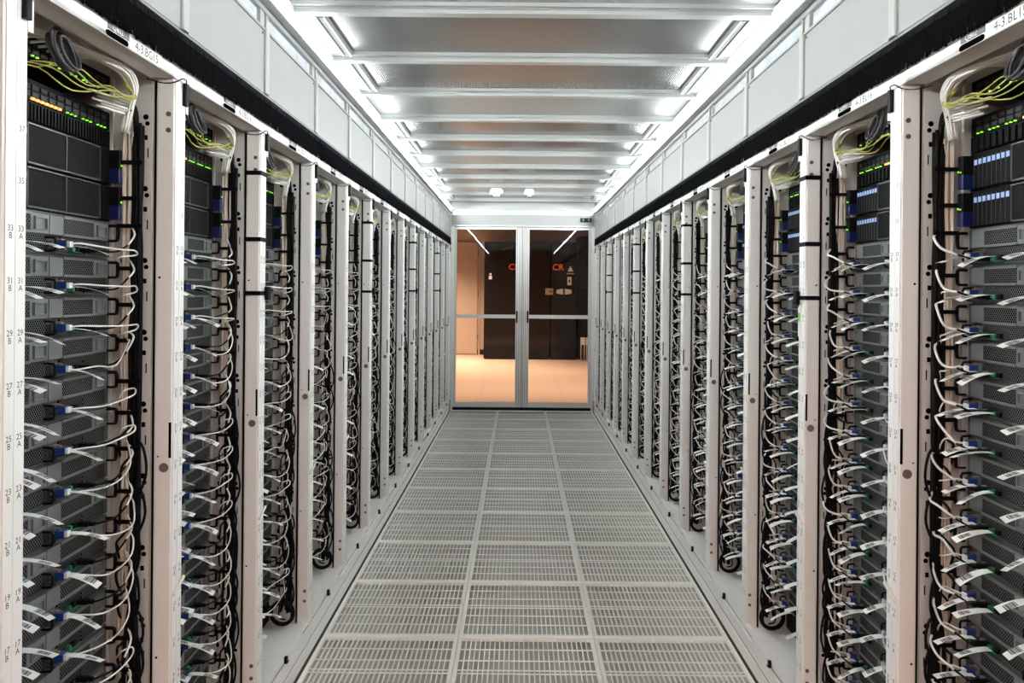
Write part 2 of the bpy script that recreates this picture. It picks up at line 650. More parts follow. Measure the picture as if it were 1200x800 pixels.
# light battens
seg = 1.2
for s in (-1, 1):
    xf = None if s < 0 else 'mir'
    hs = MB().box(-0.02, -0.002, 0.0, seg - 0.004, 2.463, 2.505).box(-0.0019, 0.058, 0.0, seg - 0.004, 2.4846, 2.4885).mesh('housing', 'cove_white', xf)  # second box: wide cap added to keep lens light off the ceiling

    def lens(a0, a1, tail_pts):
        pr = []
        for i in range(7):
            a = math.radians(a0 + (a1 - a0) * i / 6)
            pr.append((0.006 + 0.026 * math.cos(a), 2.4835 + 0.0205 * math.sin(a)))
        pr += tail_pts
        return MB().prism([(q, p) for (p, q) in pr][::-1], 0.002, seg - 0.006, None, 'y')     # axis 'y' takes (z, x) pairs
    dfm = lens(-98, 2, [(-0.0015, 2.4842), (-0.0015, 2.464)]).mesh('diffuser', 'led_tube', xf)
    dfu = lens(60, 92, [(-0.0015, 2.5035), (-0.0015, 2.4892), (0.0185, 2.4892)]).mesh('added_uplight', 'led_uplight_added', xf)  # invented upper lens, added only to light the cove
    y = YSTART
    while y < YEND - 0.3:
        nth = ORD[int(round((YEND - y) / seg + 0.2))]
        t = tag(empty('light_batten', (s * XR, y, 0)), 'glowing light batten above the %s racks, %s from the glass doors' % (ROW[s], nth), 'light', 'light battens in the %s cove' % ROW[s])
        sc = min(1.0, (YEND - 0.35 - y) / seg)
        for o in (link('housing', hs, t), link('diffuser', dfm, t), link('added_uplight', dfu, t)):
            o.scale = (1, sc, 1)
        y += seg

# ------------------------------------------------------------------ end wall and glass doors
endw = tag(empty('wall_back', (0, YEND, 0)), kind='structure', label='white end wall above and beside the glass doors')
link('header_beam', MB().box(-0.895, 0.895, 0.0, 0.10, 2.325, 2.455).mesh('header_beam', 'panel_paint'), endw)
link('header_sill', MB().box(-0.895, 0.895, -0.012, 0.10, 2.306, 2.323).mesh('header_sill', 'aluminium'), endw)
link('upper_beam', MB().box(-0.93, 0.93, 0.012, 0.10, 2.457, 2.62).box(-0.93, 0.93, -0.02, 0.01, 2.52, 2.54).mesh('upper_beam', 'aluminium'), endw)
for s in (-1, 1):
    link('jamb', MB().box(s * 0.868, s * 0.893, -0.01, 0.09, 0.0, 2.305).box(s * 0.88, s * 0.94, -0.012, -0.002, 0.13, 2.30).mesh('jamb', 'white_paint'), endw)
    link('side_wall', MB().box(s * 0.895, s * 2.6, 0.02, 0.10, 0.0, 2.62).mesh('side_wall', 'beige_wall'), endw)
link('threshold', MB().box(-0.87, 0.87, 0.008, 0.09, -0.06, 0.03).mesh('threshold', 'black_plastic'), endw)

dg = 0.045
for s, nm, lb in ((-1, 'door_1', 'aluminium framed glass door on the BG side'), (1, 'door_2', 'aluminium framed glass door on the BL side')):
    d = tag(empty(nm, (0, YEND, 0)), kind='structure', label=lb)

    def st(x0, x1):
        m = MB().box(s * x0, s * x1, 0.02, 0.07, 0.035, 2.30)
        w_ = (x1 - x0)
        for q in (0.2, 0.55):
            m.box(s * (x0 + w_ * q), s * (x0 + w_ * (q + 0.16)), 0.012, 0.02, 0.035, 2.30)
        return m.mesh('stile', 'door_aluminium')
    cx = 0.018
    lo = 0.004 if s > 0 else 0.0045
    link('stile', st(lo + 0.0, 0.084), d)
    link('stile', st(0.832, 0.866), d)
    gm = MB()
    for q in (0.014, 0.038, 0.064):
        gm.box(s * q, s * (q + 0.005), 0.0105, 0.0119, 0.036, 2.299)
    link('groove_shade', gm.mesh('groove_shade', 'lock_grey'), d)  # dark strips standing in for the shade in the stile grooves
    link('top_rail', MB().box(s * 0.085, s * 0.831, 0.022, 0.068, 2.275, 2.30).mesh('top_rail', 'door_aluminium'), d)
    link('bottom_rail', MB().box(s * 0.085, s * 0.831, 0.022, 0.068, 0.035, 0.095).mesh('bottom_rail', 'door_aluminium'), d)
    link('middle_rail', MB().box(s * 0.085, s * 0.831, 0.018, 0.07, 1.155, 1.20).mesh('middle_rail', 'door_aluminium'), d)
    link('pane', MB().box(s * 0.085, s * 0.831, 0.041, 0.047, 1.201, 2.274).mesh('pane', 'door_glass'), d)
    link('pane', MB().box(s * 0.085, s * 0.831, 0.041, 0.047, 0.096, 1.154).mesh('pane', 'door_glass'), d)
    if s < 0:
        link('meeting_seal', MB().box(-0.0042, 0.0037, 0.028, 0.06, 0.036, 2.299).mesh('meeting_seal', 'grey_lip'), d)
    hd = MB().bbox(min(s * 0.058, s * 0.078), max(s * 0.058, s * 0.078), -0.03, -0.012, 1.10, 1.25, 0.004)
    for z in (1.11, 1.228):
        hd.box(s * 0.062, s * 0.074, -0.014, 0.013, z, z + 0.012)
    link('handle', hd.mesh('handle', 'black_plastic'), d)

# ------------------------------------------------------------------ room around the aisle
RY0, RY1, RX, RH = -6.0, 17.0, 4.2, 3.5
def struct(name, mb, mt, label):
    return tag(link(name, mb.mesh(name, mt)), kind='structure', label=label)


struct('room_floor', MB().box(-RX, RX, YEND + 0.1, RY1, -0.03, 0.0), 'room_floor', 'warm tan tiled floor beyond the glass doors')
struct('entrance_floor', MB().box(-RX, RX, RY0, -1.2, -0.03, 0.0), 'room_floor', 'warm tan floor at the open end of the aisle')
struct('room_ceiling', MB().box(-RX, RX, RY0, RY1, RH, RH + 0.05), 'room_ceiling', 'dark room ceiling high above the aisle')
struct('wall_front', MB().box(-RX, RX, RY0 - 0.1, RY0, 0, RH), 'beige_wall', 'beige wall at the open end of the aisle')
for s, nm in ((-1, 'wall_outer_1'), (1, 'wall_outer_2')):
    struct(nm, MB().box(s * RX, s * (RX + 0.1), RY0, RY1, 0, RH), 'beige_wall', 'beige outer wall of the room behind the %s racks' % ROW[s])
struct('wall_far', MB().box(-RX, RX, RY1, RY1 + 0.1, 0, RH), 'beige_wall', 'beige far wall of the lobby beyond the glass doors')
struct('baseboard_far', MB().box(-1.0, -0.70, RY1 - 0.02, RY1, 0.0, 0.12), 'room_dark', 'dark baseboard of the lobby far wall')
d3 = tag(empty('door_3', (-1.0, RY1, 0)), kind='structure', label='beige flush door in the lobby far wall')
link('leaf', MB().box(-1.02, 0.0, -0.05, -0.008, 0.02, 2.6).mesh('leaf', 'beige_wall'), d3)
hm = MB()
for z in (0.35, 1.35, 2.3):
    hm.box(0.002, 0.018, -0.055, -0.004, z, z + 0.12)
link('hinge', hm.mesh('hinge', 'lock_grey'), d3)
link('frame', MB().box(0.02, 0.06, -0.03, 0.0, 0, 2.62).mesh('frame', 'beige_wall'), d3)

# black cabinets in the lobby
def lobby_cabinet(x0, x1, y, hgt, mt, label, seams):
    t = tag(empty('equipment_cabinet', ((x0 + x1) / 2, y, 0)), label, 'cabinet')
    hw = (x1 - x0) / 2
    link('body', MB().box(-hw, hw, 0.0, 0.9, 0.02, hgt).box(-hw + .02, hw - .02, 0.02, 0.88, 0, 0.02).mesh('body', mt), t)
    n = seams
    for i in range(n):
        a = -hw + 2 * hw * i / n + 0.008
        b_ = -hw + 2 * hw * (i + 1) / n - 0.008
        link('cabinet_door', MB().box(a, b_, -0.018, -0.001, 0.05, hgt - 0.03).mesh('cabinet_door', mt), t)
    return t


lobby_cabinet(-0.80, -0.06, 15.9, 2.55, 'cabinet_black', 'tall black cabinet beside the lobby door, seen through glass', 1)
lobby_cabinet(0.02, 0.62, 15.9, 2.55, 'cabinet_black', 'tall black two-door cabinet behind the middle of the glass doors', 2)
lobby_cabinet(0.66, 1.20, 15.9, 2.55, 'cabinet_black_soft', 'tall charcoal cabinet below the small lamps and signs in the lobby', 3)
lobby_cabinet(1.26, 3.2, 16.05, 2.7, 'room_dark', 'broad dark brown stand-in for a glass reflection, behind the white stool', 6)  # brown front added where the door glass mirrors wall panels

t = tag(empty('stool', (1.40, 15.75, 0)), 'small white folded stool with thin legs beside the charcoal cabinet', 'stool')
for xx in (-0.11, 0.005):
    link('seat_board', MB().bbox(xx, xx + 0.10, -0.03, 0.0, 0.34, 0.50, 0.01).mesh('seat_board', 'lamp_white'), t)
for xx in (-0.10, -0.03, 0.02, 0.08):
    link('leg', MB().tube([(xx, -0.012, 0.0), (xx + 0.004, -0.012, 0.345)], 0.009, 6).mesh('leg', 'lamp_white'), t)

# little lamps and signs fixed on the cabinet fronts
def sign_text(name, body, size, x, z, y=15.86):
    me = text_mesh(name, body, size, 'red_letter')
    me.transform(Matrix.Rotation(math.pi / 2, 4, 'X'))
    return link(name, me, None, (x, y, z))


tag(sign_text('red_sign', 'CR', 0.19, 0.80, 2.0), 'small red letters on the charcoal cabinet in the lobby', 'sign')
tag(sign_text('red_sign', 'CR', 0.19, -0.15, 2.0), 'small red letters on the black cabinet beside the lobby door', 'sign')
t = tag(empty('emergency_lamp', (0.93, 15.875, 1.48)), 'emergency lamp with two white heads on the charcoal cabinet', 'lamp')
link('case', MB().bbox(-0.10, 0.10, -0.03, 0.004, -0.05, 0.05, 0.01).mesh('case', 'cabinet_black_soft'), t)
for s in (-1, 1):
    hd = MB()
    hd.prism([(-0.065, s * 0.05 - 0.03), (0.065, s * 0.05 - 0.03), (0.04, s * 0.16), (-0.04, s * 0.16)] if s > 0 else
             [(-0.04, -0.16), (0.04, -0.16), (0.065, -0.02), (-0.065, -0.02)], -0.09, -0.031, None, 'y')
    link('lamp_head', hd.mesh('lamp_head', 'lamp_white'), t)
t = tag(empty('wall_box', (0.615, 15.87, 1.48)), 'beige box with dark window beside the emergency lamp', 'box')
link('case', MB().bbox(-0.085, 0.085, -0.04, 0.0, -0.07, 0.07, 0.01).mesh('case', 'plate_beige'), t)
link('window', MB().box(-0.01, 0.06, -0.044, -0.0405, -0.01, 0.012).mesh('window', 'ink'), t)
t = tag(empty('notice', (1.05, 15.878, 1.71)), 'white notice with a dark mark above the emergency lamp', 'notice')
link('sheet', MB().box(-0.045, 0.045, -0.004, 0.0, -0.09, 0.09).mesh('sheet', 'lamp_white'), t)
link('mark', MB().box(-0.02, 0.02, -0.006, -0.0045, -0.03, 0.03).mesh('mark', 'plate_grey'), t)
tag(link('shelf_strip', MB().box(-0.08, 0.08, -0.03, 0.0, -0.012, 0.012).mesh('shelf_strip', 'plate_beige'), None, (1.07, 15.878, 1.87)), 'thin pale strip above the white notice on the charcoal cabinet', 'strip')
tag(link('warning_sign', MB().prism([(-0.06, -0.06), (-0.06, 0.06), (0.06, 0.0)], -0.006, 0.0, None, 'y').mesh('warning_sign', 'lamp_white'), None, (1.07, 15.878, 1.98)), 'small white triangular sign above the pale strip', 'sign')
t = tag(empty('call_point', (-0.66, 15.878, 1.78)), 'small white device on the black cabinet beside the lobby door', 'switch')
link('body', MB().bbox(-0.035, 0.035, -0.03, 0.0, -0.045, 0.03, 0.006).mesh('body', 'lamp_white'), t)
link('lens', MB().disc((0.0, -0.028, 0.065), 0.024, 'y', 0.024, 12).mesh('lens', 'lamp_white'), t)

# ------------------------------------------------------------------ racks
# local frame: x = -d (d = depth behind the front plane), y along the aisle from the far edge of the near post, z up
def D(d):
    return -d


base_mb = MB()
base_mb.box(D(0.0), D(1.05), -0.0545, OPEN - 0.0005, 0.0, 0.128)  # coloured dark so the gaps between plinth covers read as shaded
plinth_mb = MB()
for (za, zb, xx) in ((0.006, 0.042, 0.003), (0.050, 0.060, 0.007), (0.068, 0.104, 0.002), (0.113, 0.128, 0.009)):
    plinth_mb.box(D(0.0005), xx, -0.0535, OPEN - 0.0015, za, zb)
tray_mb = MB().box(D(0.022), D(1.04), 0.001, OPEN - 0.001, 0.129, 0.136)
for (dd, y) in ((0.05, 0.16), (0.09, 0.38), (0.12, 0.2), (0.05, 0.42)):
    tray_mb.disc((D(dd), y, 0.136), 0.006, 'z', 0.0006, 8, None)
rail_b_mb = MB().box(0.0, D(0.020), 0.001, OPEN - 0.001, 0.134, 0.150).box(0.003, D(0.006), 0.001, OPEN - 0.001, 0.150, 0.155)
pill_mb = MB()
n = 8
poly = [(0.40 + 0.014 * math.cos(a), 0.150 + 0.014 * math.sin(a)) for a in [math.radians(-90 + 180 * i / n) for i in range(n + 1)]]
poly += [(0.25 + 0.014 * math.cos(a), 0.150 + 0.014 * math.sin(a)) for a in [math.radians(90 + 180 * i / n) for i in range(n + 1)]]
pill_mb.prism(poly, 0.0035, 0.017, None, 'x')
pillend_mb = MB().box(0.0036, 0.014, 0.222, 0.2345, 0.136, 0.160).box(0.0036, 0.012, 0.236, 0.41, 0.1300, 0.1355)  # black boxes: recess at the near end, painted shadow line below the grip
post_mb = MB()
PD = 0.048
post_mb.bbox(D(PD), D(0.0012), -0.055, 0.0, 0.129, 2.034, 0.004)
post_mb.box(D(0.002), 0.0, -0.0525, -0.029, 0.131, 2.032).box(D(0.002), 0.0, -0.0270, -0.002, 0.131, 2.032)
slot_mb = MB().box(D(0.004), D(0.010), -0.0556, -0.054, 1.095, 1.183)
lock_mb = MB().disc((D(0.021), -0.0575, 1.071), 0.0115, 'y', 0.004, 16)
dot_mb = MB().disc((D(0.036), -0.0556, 1.098), 0.0022, 'y', 0.002, 8).disc((D(0.036), -0.0556, 1.542), 0.003, 'y', 0.002, 8).disc((D(0.036), -0.0556, 0.60), 0.003, 'y', 0.002, 8)
screw_mb = MB().disc((D(0.0165), -0.0575, 0), 0.0062, 'y', 0.004, 12)
header_mb = MB()
header_mb.box(0.0, D(0.028), -0.0545, OPEN - 0.0005, 2.036, 2.10)
header_mb.prism([(2.036, D(0.062)), (2.036, 0.0), (2.046, D(0.0)), (2.046, D(0.062))], 0.001, OPEN - 0.001, None, 'y')
slot_h_mb = MB()
poly = [(0.315 + 0.008 * math.cos(a), 2.0445 + 0.0062 * math.sin(a)) for a in [math.radians(-90 + 180 * i / n) for i in range(n + 1)]]
poly += [(0.245 + 0.008 * math.cos(a), 2.0445 + 0.0062 * math.sin(a)) for a in [math.radians(90 + 180 * i / n) for i in range(n + 1)]]
slot_h_mb.prism(poly, 0.0001, 0.0012, None, 'x')
plate_mb = MB().box(0.0001, 0.0016, 0.243, 0.325, 2.053, 2.078)
wlab_mb = MB().box(0.0001, 0.0014, 0.327, 0.475, 2.038, 2.078)
top_mb = MB().box(D(0.03), D(1.04), 0.001, OPEN - 0.001, 2.085, 2.095)
top_mb.box(D(0.16), D(0.20), 0.001, OPEN - 0.001, 2.035, 2.085)
side_mb = MB().box(D(0.057), D(1.04), -0.055, 0.0, 0.129, 2.084)
gap_shade_mb = MB().box(D(0.0485), D(0.0565), -0.044, -0.004, 0.135, 2.03)  # dark filler that paints the shade between post and side panel
hole_mb = MB()
for i in range(20):
    z = 0.25 + i * 0.0889
    if i % 2:
        hole_mb.disc((D(0.073), -0.055, z), 0.0070, 'y', -0.0006, 10).disc((D(0.069), -0.055, z - 0.016), 0.006, 'y', -0.0006, 8)
        hole_mb.disc((D(0.125), -0.055, z), 0.0085, 'y', -0.0006, 10)
    else:
        hole_mb.box(D(0.0655), D(0.0685), -0.0556, -0.055, z - 0.012, z + 0.012).box(D(0.118), D(0.121), -0.0556, -0.055, z - 0.012, z + 0.012)
        hole_mb.box(D(0.068), D(0.077), -0.0556, -0.055, z + 0.032, z + 0.044)
back_mb = MB().box(D(1.041), D(1.05), -0.0545, OPEN - 0.0005, 0.129, 2.10)
mrail_mb = MB().box(D(0.149), D(0.166), 0.522, OPEN - 0.001, 0.137, 2.03).box(D(0.142), D(0.149), 0.522, 0.525, 0.137, 2.03)
mrail2_mb = MB().box(D(0.149), D(0.166), 0.001, 0.022, 0.137, 2.03)
ring_pts = [(D(0.1455), 0.512, -0.018), (D(0.128), 0.512, -0.018), (D(0.1225), 0.512, -0.013), (D(0.1218), 0.512, 0.012), (D(0.127), 0.512, 0.018), (D(0.1455), 0.512, 0.018)]
ring_mb = MB().tube(ring_pts, 0.003, 4, None, 2, flat=(0.0036, 0.0046))
slot_black_mb = MB().box(D(0.15), D(0.80), 0.05, 0.51, uz(1), uz(3) - 0.003)
strap_mb = MB()
for (x0, x1, y0, y1) in ((0.0005, 0.003, -0.058, 0.003), (D(PD + .003), 0.003, -0.058, -0.0558), (D(PD + .003), 0.003, 0.0005, 0.003)):
    strap_mb.box(x0, x1, y0, y1, -0.007, 0.007)
buckle_mb = MB().bbox(0.0032, 0.016, -0.02, 0.012, -0.022, 0.022, 0.004)
tie_mb = MB().tube([(0.002, -0.05, -0.018), (0.008, -0.03, 0.0), (0.010, -0.012, 0.012), (0.004, 0.0, 0.010)], 0.004, 6, None, 3)
tag_mb = MB().box(0.0, 0.0015, -0.02, 0.0, -0.05, 0.05)

# unit numbers, once
def unit_numbers():
    m = MB()
    def put(body, u, z, size):
        me = text_mesh('t', body, size, 'ink', spacing=0.85)
        b = len(m.v)
        for v in me.vertices:
            m.v.append((0.0006, u + v.co.x, z + v.co.y))
        for p in me.polygons:
            m.face([b + i for i in p.vertices])
        bpy.data.meshes.remove(me)
    for nn in range(3, 39, 2):
        z = uz(nn) + U / 2
        if nn >= 35:
            put(str(nn), -0.0145, z, 0.015)
        else:
            put('%d\nA' % nn, -0.0145, z, 0.015)
            put('%d\nB' % nn, -0.0405, z, 0.015)
    return m


num_mb = unit_numbers()

PM = {}
for s in (-1, 1):
    mir = None if s < 0 else 'mir'
    rot = None if s < 0 else 'rot'
    d = {}
    for nm, mb, mt in (('base', base_mb, 'grey_lip'), ('plinth_cover', plinth_mb, 'white_paint'), ('tray', tray_mb, 'white_paint'), ('bottom_rail', rail_b_mb, 'white_paint'),
                       ('hand_grip', pill_mb, 'white_paint'), ('grip_recess', pillend_mb, 'black_plastic'), ('post', post_mb, 'white_paint'), ('latch_slot', slot_mb, 'hole_black'),
                       ('lock', lock_mb, 'lock_grey'), ('pin_holes', dot_mb, 'hole_black'), ('screw', screw_mb, 'screw_metal'), ('top_panel', top_mb, 'rack_inner'), ('side_panel', side_mb, 'rack_inner'),
                       ('keyholes', hole_mb, 'hole_black'), ('seal', gap_shade_mb, 'hole_black'), ('back_panel', back_mb, 'rack_dark'), ('mounting_rail', mrail_mb, 'rack_inner'), ('mounting_rail2', mrail2_mb, 'rack_inner'),
                       ('cable_ring', ring_mb, 'black_plastic'), ('strap', strap_mb, 'black_rubber'), ('buckle', buckle_mb, 'black_rubber'), ('cable_tie', tie_mb, 'cable_white'), ('sticker', tag_mb, 'tag_white')):
        d[nm] = mb.mesh(nm, mt, mir)
    d['header'] = header_mb.mesh('header', 'white_paint', mir)
    for nm, mb, mt in (('header_slot', slot_h_mb, 'hole_black'), ('name_plate', plate_mb, 'plate_grey'), ('name_label', wlab_mb, 'tag_white')):
        d[nm] = mb.mesh(nm, mt, rot)
    nb_ = MB()
    nb_.add(num_mb)
    if s < 0:
        d['unit_numbers'] = num_mb.mesh('unit_numbers', 'ink')
    else:
        XF['num'] = lambda p: (-p[0], -0.055 - p[1], p[2])
        d['unit_numbers'] = num_mb.mesh('unit_numbers', 'ink', 'num')
    PM[s] = d

# all far rings of a rack joined for racks that are far away
for s in (-1, 1):
    m = MB()
    for i in range(16):
        m.add(ring_mb, 'black_plastic', (0, 0, uz(3 + 2 * i) + 0.06))
    PM[s]['ring_column'] = m.mesh('cable_rings', None, None if s < 0 else 'mir')


def add_post(parent, s, y):
    d = PM[s]
    p = link('post', d['post'], parent, (0, y, 0))
    link('latch_slot', d['latch_slot'], p)
    link('seal', d['seal'], p)
    link('lock', d['lock'], p)
    link('pin_hole', d['pin_holes'], p)
    for z in (1.947, 1.907, 0.271, 0.230):
        link('screw', d['screw'], p, (0, 0, z))
    link('unit_numbers', d['unit_numbers'], p)['kind'] = 'stuff'
    link('cable_tie', d['cable_tie'], p, (0, 0, 0.77))
    return p


racks = {}
for s in (-1, 1):
    d = PM[s]
    for k in range(-1, NR):
        n_ = 15 + k
        nm = '4-3.%s%d' % (ROW[s], n_)
        o_ = ORD[NR - k]
        t = tag(empty('server_rack', (s * XR, yk(k), 0)), 'white open server rack marked %s, %s in its row from the glass doors' % (nm, o_), 'server rack', 'server racks along the aisle')
        racks[s, k] = t
        for pn in ('base', 'plinth_cover', 'tray', 'bottom_rail', 'header', 'top_panel', 'side_panel', 'back_panel', 'mounting_rail'):
            o = link(pn, d[pn], t)
            if pn == 'bottom_rail':
                g = link('hand_grip', d['hand_grip'], o)
                link('grip_recess', d['grip_recess'], o)
            if pn == 'side_panel':
                link('keyholes', d['keyholes'], o)['kind'] = 'stuff'
            if pn == 'header':
                link('header_slot', d['header_slot'], o)
                pl = link('name_plate', d['name_plate'], o)
                wl = link('name_label', d['name_label'], o)
                me = text_mesh('rack_name', nm, 0.027, 'ink')
                me.transform(TXT_ROT[s])
                u0 = 0.402
                yy = u0 if s < 0 else OPEN - u0
                link('rack_name', me, o, (-s * 0.0018, yy, 2.051))
                me = text_mesh('plate_text', 'Q802', 0.018, 'ink_white')
                me.transform(TXT_ROT[s])
                u0 = 0.28
                yy = u0 if s < 0 else OPEN - u0
                link('plate_text', me, o, (-s * 0.0020, yy, 2.0605))
        link('mounting_rail', d['mounting_rail2'], t)
        add_post(t, s, 0)
        if k == NR - 1:
            add_post(t, s, PITCH)
            link('keyholes', d['keyholes'], link('side_panel', d['side_panel'], t, (0, PITCH, 0)))['kind'] = 'stuff'
        if 0 <= k <= 4:
            for i in range(16):
                link('cable_ring', d['cable_ring'], t, (0, 0, uz(3 + 2 * i) + 0.06))
        else:
            o = link('cable_rings', d['ring_column'], t)
            o['kind'] = 'stuff'
        if k in (2, 5, 8, 11):
            for z in (1.897, 1.678, 1.50):
                o = link('strap', d['strap'], t, (0, 0, z))
                if z == 1.50:
                    link('buckle', d['buckle'], o)
        if s > 0 and k == 2:
            o = link('sticker', d['sticker'], t, (-s * 0.0008, 0.0, 1.42))
            link('sticker_mark', MB().box(-0.0016, -0.003, -0.018, -0.004, 0.0, 0.03).mesh('sticker_mark', 'sticker_green'), o)

# ------------------------------------------------------------------ servers (local frame as racks: x = -d, y = reading direction, z from unit bottom)
FD = 0.148          # depth of server fronts
SL, SC, SR_ = 0.0575, 0.28, 0.5025
HS = 2 * U - 0.002


def server_parts():
    P = []
    body = MB().box(D(FD), D(0.85), SL, SR_, 0.0, HS)
    body.box(D(FD - 0.001), D(FD + 0.012), SR_, 0.520, 0.002, HS - 0.002).box(D(FD - 0.001), D(FD + 0.012), 0.04, SL, 0.002, HS - 0.002)
    body.box(D(FD - 0.004), D(FD), SL, SR_, 0.0, 0.0025).box(D(FD - 0.006), D(FD), SL, SR_, HS - 0.003, HS)
    P.append(('chassis', body, 'server_grey'))
    for u0 in (SL, SC):
        bz = MB()
        bz.box(D(FD - 0.008), D(FD), u0 + 0.002, u0 + 0.048, 0.041, HS - 0.005)
        bz.box(D(FD - 0.010), D(FD), u0 + 0.048, u0 + 0.163, HS - 0.009, HS - 0.004).box(D(FD - 0.010), D(FD), u0 + 0.048, u0 + 0.163, 0.040, 0.045)
        bz.box(D(FD - 0.008), D(FD), u0 + 0.163, u0 + 0.2215, 0.041, HS - 0.005)
        P.append(('power_bezel', bz, 'server_light'))
        P.append(('upper_grille', MB().box(D(FD - 0.006), D(FD), u0 + 0.048, u0 + 0.163, 0.045, HS - 0.009), 'grille'))
        la = MB()
        a, b_, z0, z1 = u0 + 0.172, u0 + 0.213, 0.048, HS - 0.012
        for (p, q, r, t_) in ((a, b_, z0, z0 + 0.003), (a, b_, z1 - 0.003, z1), (b_ - 0.004, b_, z0, z1), (a, a + 0.003, z0, z1)):
            la.box(D(FD - 0.013), D(FD - 0.008), p, q, r, t_)
        P.append(('latch', la, 'server_light'))
        lg = MB().box(D(FD - 0.003), D(FD), u0 + 0.135, u0 + 0.2215, 0.004, 0.039).box(D(FD - 0.003), D(FD), u0 + 0.045, u0 + 0.135, 0.029, 0.039)
        P.append(('lower_grille', lg, 'grille'))
        io = MB().box(D(FD - 0.0012), D(FD), u0 + 0.004, u0 + 0.134, 0.005, 0.028, 'server_dark')
        io.box(D(FD - 0.020), D(FD), u0 + 0.012, u0 + 0.046, 0.005, 0.0095, 'server_grey')
        io.box(D(FD - 0.014), D(FD), u0 + 0.078, u0 + 0.108, 0.006, 0.0075, 'board_green')
        io.box(D(FD - 0.010), D(FD), u0 + 0.048, u0 + 0.058, 0.010, 0.019, 'server_light').box(D(FD - 0.008), D(FD), u0 + 0.096, u0 + 0.108, 0.009, 0.020, 'black_plastic')
        io.box(D(FD - 0.009), D(FD), u0 + 0.080, u0 + 0.090, 0.009, 0.018, 'board_green')
        P.append(('port_bay', io, None))
        hd = MB().tube([(D(FD), u0 - 0.004, 0.006), (D(FD - 0.022), u0 - 0.004, 0.007), (D(FD - 0.024), u0 - 0.004, 0.020), (D(FD - 0.022), u0 - 0.004, 0.033), (D(FD), u0 - 0.004, 0.034)], 0.003, 5, None, 2)
        P.append(('pull_handle', hd, 'black_plastic'))
    return P


SP = server_parts()
SP_ME = [(nm, mb.mesh(nm, mt)) for nm, mb, mt in SP]
whole = MB()
for nm, mb, mt in SP:
    whole.add(mb, mt)
SERVER_ME = whole.mesh('server')


def place(s, k, z):
    """location and turn of something set into a rack"""
    return ((s * XR, yk(k) + (0 if s < 0 else OPEN), z), 0.0 if s < 0 else math.pi)


UNITS = list(range(3, 35, 2))
rest = MB()
for s in (-1, 1):
    for k in range(-1, NR):
        for un in UNITS:
            (loc, rz) = place(s, k, uz(un))
            lb = 'grey two-unit server in slot %s of the %s %s rack from the glass doors' % (number_word(un), ORD[NR - k], ROW[s])
            if 0 <= k <= 1:
                t = tag(empty('server', loc, rz), lb, 'server', 'grey servers in the racks')
                for nm, me in SP_ME:
                    link(nm, me, t)
            elif k <= 8:
                tag(link('server', SERVER_ME, None, loc, rz), lb, 'server', 'grey servers in the racks')
            else:
                simple = MB().box(D(FD), D(0.7), SL, SR_, 0, HS, 'server_grey').box(D(FD - 0.001), D(FD), SL + .05, SR_ - .06, 0.004, HS - 0.006, 'grille')
                q = MB().add(simple, xf='rot' if s > 0 else None)
                rest.add(q, off=(s * XR, yk(k), uz(un)))
        (loc, rz) = place(s, k, 0)
        tag(link('power_unit', slot_black_mb.mesh('power_unit', 'black_plastic'), None, loc, rz), 'black power unit at the foot of the %s %s rack from the glass doors' % (ORD[NR - k], ROW[s]), 'power unit', 'power units at the rack feet')
tag(link('server_row', rest.mesh('server_row')), 'grey servers in the racks beside the glass doors', 'server', kind='stuff')

# ------------------------------------------------------------------ black storage units
def storage_parts():
    P = []
    H = 2 * U - 0.002
    P.append(('chassis', MB().box(D(FD - 0.004), D(0.85), 0.045, 0.515, 0.0, H), 'storage_black'))
    for i in range(8):
        u0 = 0.072 + i * 0.0163
        cdm = MB().box(D(FD - 0.012), D(FD - 0.004), u0, u0 + 0.0143, 0.004, H - 0.006, 'storage_black')
        cdm.box(D(FD - 0.0135), D(FD - 0.012), u0 + 0.003, u0 + 0.0125, H - 0.028, H - 0.016, 'caddy_lamp')
        cdm.box(D(FD - 0.013), D(FD - 0.012), u0 + 0.0, u0 + 0.0008, 0.004, H - 0.010, 'storage_edge')
        P.append(('drive_caddy', cdm, None))
    for a, b_ in ((0.206, 0.328), (0.333, 0.456)):
        P.append(('mesh_panel', MB().box(D(FD - 0.010), D(FD - 0.004), a, b_, 0.006, H - 0.008), 'storage_mesh'))
    fm = MB()
    for a in (0.203, 0.3295, 0.4575):
        fm.box(D(FD - 0.0125), D(FD - 0.004), a, a + 0.0025, 0.004, H - 0.004)
    fm.box(D(FD - 0.0125), D(FD - 0.004), 0.205, 0.458, 0.0015, 0.005).box(D(FD - 0.0125), D(FD - 0.004), 0.205, 0.458, H - 0.006, H - 0.003)
    P.append(('frame', fm, 'storage_edge'))
    bk = MB()
    for i in range(4):
        bk.box(D(FD - 0.010), D(FD - 0.004), 0.463 + i * 0.010, 0.470 + i * 0.010, 0.006, H - 0.006)
    P.append(('blank', bk, 'storage_black'))
    for u0 in (0.045, 0.500):
        ea = MB().bbox(D(FD - 0.0042), D(FD - 0.036), u0, u0 + 0.020, 0.038, H - 0.004, 0.003, 'storage_black')
        ea.bbox(D(FD - 0.0042), D(FD - 0.036), u0, u0 + 0.020, 0.004, 0.0375, 0.003, 'ear_blue')
        ea.disc((D(FD - 0.036), u0 + 0.006, 0.046), 0.0025, 'x', 0.0015, 8, 'led_green').disc((D(FD - 0.036), u0 + 0.015, 0.044), 0.002, 'x', 0.0015, 8, 'led_green')
        P.append(('ear', ea, None))
    return P


